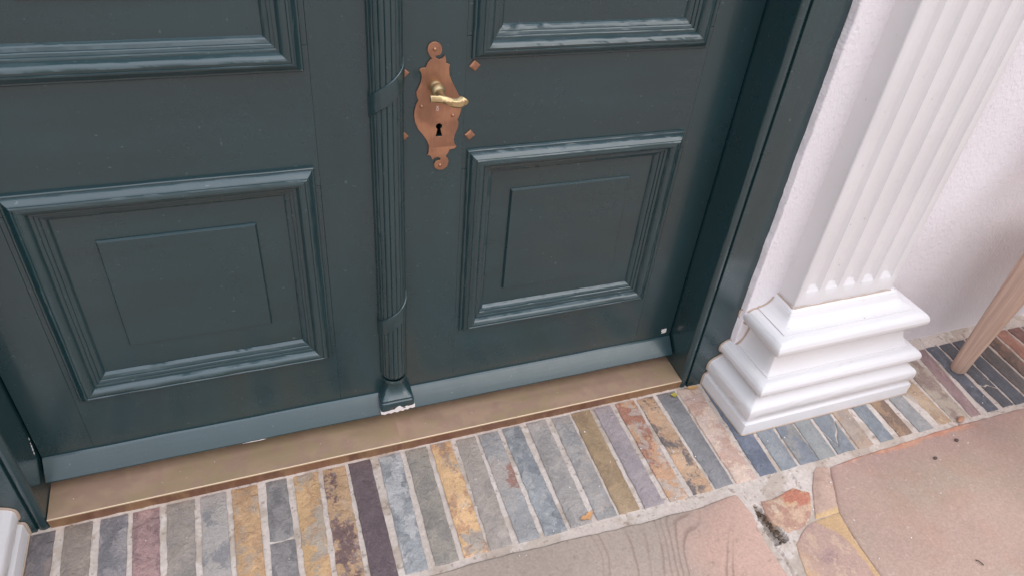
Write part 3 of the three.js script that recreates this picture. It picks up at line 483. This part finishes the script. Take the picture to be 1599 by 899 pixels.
// flagstones
const paving = new THREE.Group(); paving.name = 'flagstone_paving'; paving.userData.kind = 'structure'; scene.add(paving);
{
  const stoneBump = tex(1024, 1024, tl((u, v) => 0.5 * fbm(u * 10, v * 10, 5) + 0.3 * fbm(u * 60, v * 60, 3) + 0.2 * fbm(u * 240, v * 240, 2)), false);
  const S = (W, H, x0, z0, sx, sz, fn) => ({ t: tex(W, H, (u, v) => fn(x0 + u * sx, z0 + v * sz)), uv: (x, z) => [(x - x0) / sx, (z - z0) / sz], sx, sz });
  const mat = (s, rough = 0.74, bs = 0.0024) => { const b = stoneBump.clone(); b.repeat.set(s.sx, s.sz); b.needsUpdate = true; return new THREE.MeshStandardMaterial({ map: s.t, roughness: rough, bumpMap: b, bumpScale: bs }); };
  // left stone: grey-beige with wavy liesegang bands at its right end
  const A = S(1024, 512, -1.1, 0.42, 1.85, 0.93, (x, z) => {
    const w = fbm(x * 5, z * 5, 4), n = fbm(x * 2.2 + 3, z * 2.2, 4), gr = fbm(x * 300, z * 300, 2) - 0.5;
    let c = mix3(c8(178, 157, 144), c8(167, 149, 136), sst(0.35, 0.65, n)); c = mix3(c, c8(190, 152, 136), sst(0.52, 0.72, x + (w - 0.5) * 0.5) * 0.8);
    const ra = Math.hypot((x - 0.665) * 1.0, (z - 0.66) * 0.62) + (fbm(x * 7 + 1, z * 6, 2) - 0.5) * 0.13 + (fbm(x * 26, z * 26, 2) - 0.5) * 0.008, q = ra * 58, fr = q - Math.floor(q), hs = hsh(Math.floor(q) + 900, 7);
    const line = hs > 0.35 ? (sst(0, 0.12, fr) * sst(0.55, 0.12, fr)) * (0.35 + hs) : 0, m = sst(0.30, 0.42, x + (w - 0.5) * 0.2) * sst(0.72, 0.66, x + (w - 0.5) * 0.2) * (0.35 + 0.65 * sst(0.4, 0.55, fbm(x * 9 + 20, z * 9, 3)));
    c = mix3(c, c8(140, 116, 104), line * m * 0.62); const pit = sst(0.72, 0.82, fbm(x * 90 + 5, z * 90, 3)); c = mix3(c, c8(134, 112, 100), pit * 0.35); const k = 1 + gr * 0.14 + (w - 0.5) * 0.12; return [c[0] * k, c[1] * k, c[2] * k];
  });
  const put = (name, poly, top, s, m, j = 0.002, dep = 0.045, bev = 0.004) => mesh(name, slabGeo(poly, top, dep, bev, s.uv, j, 0.022, poly[0][0] * 50), m, paving);
  put('flagstone', [[-1.08, 0.437], [-0.4, 0.434], [-0.001, 0.437], [0.094, 0.435], [0.3, 0.444], [0.469, 0.453], [0.638, 0.456], [0.732, 0.450], [0.7385, 0.508], [0.729, 0.545], [0.722, 0.585], [0.7225, 0.612], [0.722, 0.668], [0.70, 0.80], [0.66, 1.32], [-1.08, 1.32]], 0.0012, A, mat(A));
  // right stone: pink with a tan cast and a rust-orange broken edge
  const B = S(1024, 640, 0.86, 0.42, 1.75, 0.95, (x, z) => {
    const w = fbm(x * 6, z * 6, 4), n = fbm(x * 2.6 + 13, z * 2.6 + 2, 4), gr = fbm(x * 300, z * 300, 2) - 0.5;
    const nn = fbm(x * 7 + 31, z * 7, 5); let c = mix3(c8(174, 145, 130), c8(165, 144, 127), sst(0.3, 0.7, n * 0.6 + nn * 0.4 + (x - 1.25) * 0.10)); c = mix3(c, c8(172, 135, 127), sst(0.56, 0.42, z + (w - 0.5) * 0.09) * 0.55); c = mix3(c, c8(164, 140, 128), sst(0.56, 0.7, nn) * 0.35);
    const ez = z - 0.437 - (fbm(x * 14, 2, 3) - 0.5) * 0.03, on = sst(1.03, 1.12, x) * sst(1.56, 1.44, x); c = mix3(c, mix3(c8(182, 118, 94), c8(206, 158, 130), fbm(x * 60, z * 60, 3)), on * sst(0.022, 0.012, ez + (fbm(x * 120, z * 120, 3) - 0.5) * 0.014) * 0.9);
    const fl = sst(0.78, 0.84, fbm(x * 120 + 7, z * 120, 2)) * 0.25; const rs = sst(0.58, 0.7, fbm(x * 11 + 60, z * 11, 5)); c = mix3(c, c8(172, 128, 106), rs * 0.18); const k = 1 + gr * 0.14 + (w - 0.5) * 0.12; return mix3([c[0] * k, c[1] * k, c[2] * k], c8(214, 190, 178), fl);
  });
  put('flagstone', [[1.016, 0.450], [1.091, 0.443], [1.241, 0.441], [1.478, 0.434], [1.71, 0.440], [2.55, 0.436], [2.55, 1.32], [1.0, 1.32], [0.962, 0.95], [0.924, 0.728], [0.931, 0.64], [0.946, 0.565], [0.985, 0.50]], 0.0014, B, mat(B));
  const T = S(384, 384, 0.7, 0.42, 0.34, 0.5, (x, z) => {
    const w = fbm(x * 30, z * 30, 4), gr = fbm(x * 300, z * 300, 2) - 0.5; const bl = fbm(x * 70 + 4, z * 70, 4); let c = mix3(c8(186, 156, 138), c8(174, 144, 130), w); c = mix3(c, c8(158, 128, 114), sst(0.52, 0.66, bl) * 0.4); const k = 1 + gr * 0.14;
    const y = sst(0.548, 0.558, z + (w - 0.5) * 0.012); c = mix3(c, c8(194, 160, 118), y); return [c[0] * k, c[1] * k, c[2] * k];
  });
  put('flagstone', [[0.964, 0.450], [0.982, 0.440], [1.012, 0.447], [0.9848, 0.500], [0.9456, 0.5665], [0.905, 0.566], [0.877, 0.565], [0.929, 0.489]], 0.0008, T, mat(T), 0.0005, 0.03, 0.002);
  const R = S(384, 384, 0.74, 0.45, 0.2, 0.16, (x, z) => {
    const w = fbm(x * 45, z * 45, 4), v = fbm(x * 70 + 9, z * 70, 4), gr = fbm(x * 400, z * 400, 2) - 0.5; let c = mix3(c8(190, 156, 132), c8(170, 132, 114), sst(0.4, 0.6, w)); c = mix3(c, c8(200, 176, 152), sst(0.58, 0.66, v) * 0.8);
    c = mix3(c, mix3(c8(180, 116, 94), c8(196, 154, 118), sst(0.45, 0.6, v)), sst(0.82, 0.85, x + (w - 0.5) * 0.05) * sst(0.53, 0.51, z + (v - 0.5) * 0.03)); const k = 1 + gr * 0.2; return [c[0] * k, c[1] * k, c[2] * k];
  });
  put('broken_flagstone', [[0.779, 0.484], [0.805, 0.488], [0.834, 0.484], [0.883, 0.474], [0.914, 0.498], [0.893, 0.530], [0.874, 0.552], [0.850, 0.570], [0.826, 0.577], [0.79, 0.577], [0.772, 0.545], [0.768, 0.517]], 0.0006, R, mat(R, 0.8, 0.006), 0.003, 0.03, 0.003);
  const V = S(384, 512, 0.74, 0.55, 0.22, 0.8, (x, z) => {
    const w = fbm(x * 26, z * 26, 4), v = fbm(x * 60 + 9, z * 40, 4), gr = fbm(x * 400, z * 400, 2) - 0.5; let c = mix3(c8(180, 148, 134), c8(164, 134, 126), sst(0.4, 0.6, w)); c = mix3(c, c8(200, 162, 126), sst(0.06, 0.0, x - 0.765 - (w - 0.5) * 0.09) * 0.8); c = mix3(c, c8(196, 166, 142), sst(0.6, 0.68, v) * 0.7);
    c = mix3(c, c8(196, 160, 116), sst(-0.006, 0.010, x - lerp(0.870, 0.908, sst(0.568, 0.63, z)) + (w - 0.5) * 0.03) * 0.85); const k = 1 + gr * 0.16; return [c[0] * k, c[1] * k, c[2] * k];
  });
  put('broken_flagstone', [[0.846, 0.573], [0.87, 0.569], [0.905, 0.568], [0.9450, 0.5680], [0.9306, 0.64], [0.9236, 0.728], [0.960, 0.95], [0.99, 1.32], [0.70, 1.32], [0.735, 0.80], [0.762, 0.678], [0.775, 0.640], [0.790, 0.606], [0.824, 0.584]], 0.0002, V, mat(V, 0.8, 0.004), 0.0009, 0.03, 0.002);
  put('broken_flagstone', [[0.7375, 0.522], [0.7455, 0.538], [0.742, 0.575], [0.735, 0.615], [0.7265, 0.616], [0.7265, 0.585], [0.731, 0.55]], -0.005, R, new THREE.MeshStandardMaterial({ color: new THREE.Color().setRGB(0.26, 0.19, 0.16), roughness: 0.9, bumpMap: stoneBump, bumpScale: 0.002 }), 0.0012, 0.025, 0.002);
  // the terrace goes on behind the camera
  const terr = new THREE.MeshStandardMaterial({ color: new THREE.Color().setRGB(0.40, 0.30, 0.255), roughness: 0.9, bumpMap: stoneBump, bumpScale: 0.002 });
  for (let i = 0; i < 4; i++) for (let j = 0; j < 3; j++) { const x0 = -2.6 + i * 1.5 + (j % 2) * 0.4, z0 = 1.335 + j * 1.1; mesh('flagstone', slabGeo([[x0, z0], [x0 + 1.48, z0], [x0 + 1.48, z0 + 1.08], [x0, z0 + 1.08]], 0.001, 0.045, 0.004, (x, z) => [x, z], 0.002, 0.1, i * 3 + j), terr, paving); }
}

// ---------------------------------------------------------------- wooden chair at the right edge: one leg in view
{
  const woodT = tex(256, 1024, (u, v) => { const g = fbm(u * 26 + fbm(v * 5, u * 3, 2) * 3, v * 5, 4), f = fbm(u * 120, v * 14, 3) - 0.5; const c = mix3(c8(198, 168, 150), c8(180, 150, 134), sst(0.35, 0.7, g)); const k = 1 + f * 0.13; return [c[0] * k, c[1] * k, c[2] * k]; });
  const wood = new THREE.MeshStandardMaterial({ map: woodT, roughness: 0.7, bumpMap: tex(128, 512, (u, v) => fbm(u * 60, v * 8, 3), false), bumpScale: 0.0006 });
  const ch = thing('wooden_chair', 'pale wooden chair with tapered round leg standing on the dark slates', 'chair'); ch.position.set(1.648, 0, 0.262);
  const leg = (dx, dz, sx, sz) => {
    const H = 0.47, n = 20, m = 24;
    const g = gridGeo(m, n, (i, j) => { const t = j / n, a = i / m * Math.PI * 2; let r = lerp(0.0190, 0.042, Math.pow(t, 0.85)); if (j === 0) r = 0.001; else if (j === 1) r = 0.0180; const y = j === 0 ? 0.0006 : j === 1 ? 0.0006 : j === 2 ? 0.006 : H * (t - 0.05) / 0.95; return [dx + sx * t * H + r * Math.cos(a), y, dz + sz * t * H + r * Math.sin(a)]; }, (i, j) => [i / m, j / n * 0.5], 0.8);
    mesh('leg', g, wood, ch);
  };
  leg(0, 0, 0.085, 0.02); leg(0.46, 0, -0.085, 0.02); leg(0, 0.42, 0.085, -0.06); leg(0.46, 0.42, -0.085, -0.06);
  mesh('seat', box(-0.01, 0.47, 0.465, 0.50, -0.03, 0.45, 0.012), wood, ch);
  for (const x of [0.02, 0.41]) mesh('back_post', box(x, x + 0.03, 0.50, 0.95, -0.02, 0.012, 0.006), wood, ch);
  mesh('back_rest', box(0.0, 0.46, 0.70, 0.93, -0.028, -0.008, 0.006), wood, ch);
}

// ---------------------------------------------------------------- fallen leaves, pods and crumbs
function leafGeo(L, W, curl, ragged, sd) {
  const n = 14, m = 4;
  return gridGeo(n, m * 2, (i, j) => { const t = i / n, s = j / m - 1, w = W * Math.pow(Math.sin(Math.PI * clamp(t * 0.98 + 0.01)), 0.7) * (1 + (fbm(t * 9 + sd, s + 3, 2) - 0.5) * ragged); const x = (t - 0.5) * L, z = s * w; return [x, curl * (x * x * 0.9 / L * 0.5 + s * s * 0.002) + (fbm(t * 6 + sd, s * 2, 2) - 0.5) * 0.003 * curl + 0.002, z]; }, (i, j) => [i / n, j / (2 * m)], 1.0);
}
const leafMat = (r, g, b) => new THREE.MeshPhysicalMaterial({ color: new THREE.Color().setRGB(r, g, b), roughness: 0.8, side: THREE.DoubleSide, transmission: 0.15, thickness: 0 });
function leaf(x, z, L, W, rot, mat, label, sd, name = 'fallen_leaf') { const o = mesh(nm(name), leafGeo(L, W, 1, 1.4, sd), mat, scene); o.position.set(x, 0.0008, z); o.rotation.y = rot; return tag(o, label, 'leaf', 'small fallen leaves'); }
leaf(0.357, 0.404, 0.036, 0.008, 0.30, leafMat(0.62, 0.32, 0.14), 'small orange curled leaf lying on the grey slates', 3);
leaf(0.7507, 0.1235, 0.017, 0.0075, 1.1, leafMat(0.46, 0.37, 0.06), 'small yellow green leaf lying near the right end of the threshold', 9);
leaf(0.815, 0.112, 0.036, 0.006, -0.1, leafMat(0.58, 0.33, 0.13), 'tan dry leaf scrap in the corner below the right jamb', 15);
{
  const g = new THREE.SphereGeometry(1, 24, 14); const p = g.attributes.position; for (let i = 0; i < p.count; i++) { const x = p.getX(i), k = 1 - 0.28 * x * x * (x > 0 ? 1 : 0.4); p.setXYZ(i, x * 0.0165, p.getY(i) * 0.0062 * k, p.getZ(i) * 0.0078 * k); } g.computeVertexNormals();
  const o = mesh('seed_pod', g, new THREE.MeshStandardMaterial({ color: new THREE.Color().setRGB(0.40, 0.20, 0.125), roughness: 0.6 }), scene); o.position.set(1.488, 0.0068, 0.424); o.rotation.y = 0.35; tag(o, 'reddish brown oval seed pod on the mortar beside the pink flagstone', 'seed pod');
  const seedM = new THREE.MeshStandardMaterial({ color: new THREE.Color().setRGB(0.09, 0.06, 0.05), roughness: 0.8 });
  for (const [x, z, s, lab] of [[1.416, 0.477, 0.0048, 'dark seed on the pink flagstone nearest the seed pod'], [1.309, 0.508, 0.0042, 'dark seed on the pink flagstone farther from the seed pod']]) { const q = new THREE.IcosahedronGeometry(s, 2), P = q.attributes.position; for (let i = 0; i < P.count; i++) { const k = 0.75 + 0.5 * fbm(P.getX(i) * 500 + x * 40, P.getY(i) * 500 + P.getZ(i) * 300, 2); P.setXYZ(i, P.getX(i) * k * 1.2, P.getY(i) * k * 0.8, P.getZ(i) * k); } q.computeVertexNormals(); const o2 = mesh(nm('seed'), q, seedM, scene); o2.position.set(x, 0.004, z); tag(o2, lab, 'seed', 'seeds on the flagstone'); }
  const tw = new THREE.TubeGeometry(new THREE.CatmullRomCurve3([[0, 0.0025, 0], [0.004, 0.004, 0.006], [0.007, 0.003, 0.016]].map(a => new THREE.Vector3(...a))), 12, 0.0012, 6); const o3 = mesh('twig', tw, seedM, scene); o3.position.set(1.166, 0.001, 0.765); tag(o3, 'tiny dark twig lying on the pink flagstone near the bottom edge', 'twig');
}
{ // crumbs of mortar scattered about
  const parts = []; const spots = [];
  for (let i = 0; i < 90; i++) { const x = rr(-0.75, 1.75), z = rr(0.13, 0.7); if (x > 0.84 && x < 1.43 && z < 0.3) continue; spots.push([x, z, rr(0.0008, 0.0019), 0.0012]); }
  for (let i = 0; i < 14; i++) spots.push([rr(-0.7, 0.75), rr(0.035, 0.09), rr(0.0007, 0.0014), 0.0325]);
  for (const [x, z, s, y] of spots) { const g = new THREE.IcosahedronGeometry(s, 0); g.scale(rr(0.8, 1.7), 0.7, rr(0.8, 1.4)); g.rotateY(rnd() * 6); g.translate(x, y + s * 0.5, z); parts.push(g); }
  const m = mesh('mortar_crumbs', mergeGeometries(parts), primer, scene); m.userData = { kind: 'stuff', label: 'pale crumbs of mortar scattered over slates and threshold', category: 'crumbs' };
  const lit = []; for (let i = 0; i < 70; i++) { const t = rnd(), x = lerp(0.757, 0.768, t) + rr(-0.004, 0.012) * (0.4 + t), z = lerp(0.492, 0.59, t); const g = new THREE.BoxGeometry(rr(0.003, 0.010), 0.0012, rr(0.002, 0.004)); g.rotateX(rr(-0.6, 0.6)); g.rotateY(rnd() * 6); g.translate(x, -0.008 + rr(-0.006, 0.003), z); lit.push(g); }
  const l = mesh('leaf_litter', mergeGeometries(lit), new THREE.MeshStandardMaterial({ color: new THREE.Color().setRGB(0.10, 0.065, 0.042), roughness: 0.9 }), scene); l.userData = { kind: 'stuff', label: 'dry brown leaf litter caught in the open crack between flagstones', category: 'leaf litter' };
}
// white specks where paint has gone from the left jamb
{ for (const [y, z, s] of [[0.176, 0.004, 0.004], [0.166, 0.007, 0.003], [0.158, 0.008, 0.0048], [0.150, 0.010, 0.005], [0.141, 0.012, 0.004]]) { const g = new THREE.IcosahedronGeometry(s, 1); g.scale(0.12, 1, 0.5); const q = mesh('bare_primer', g, primer, frame); q.position.set(JL, y, z); } }

renderer.render(scene, camera);
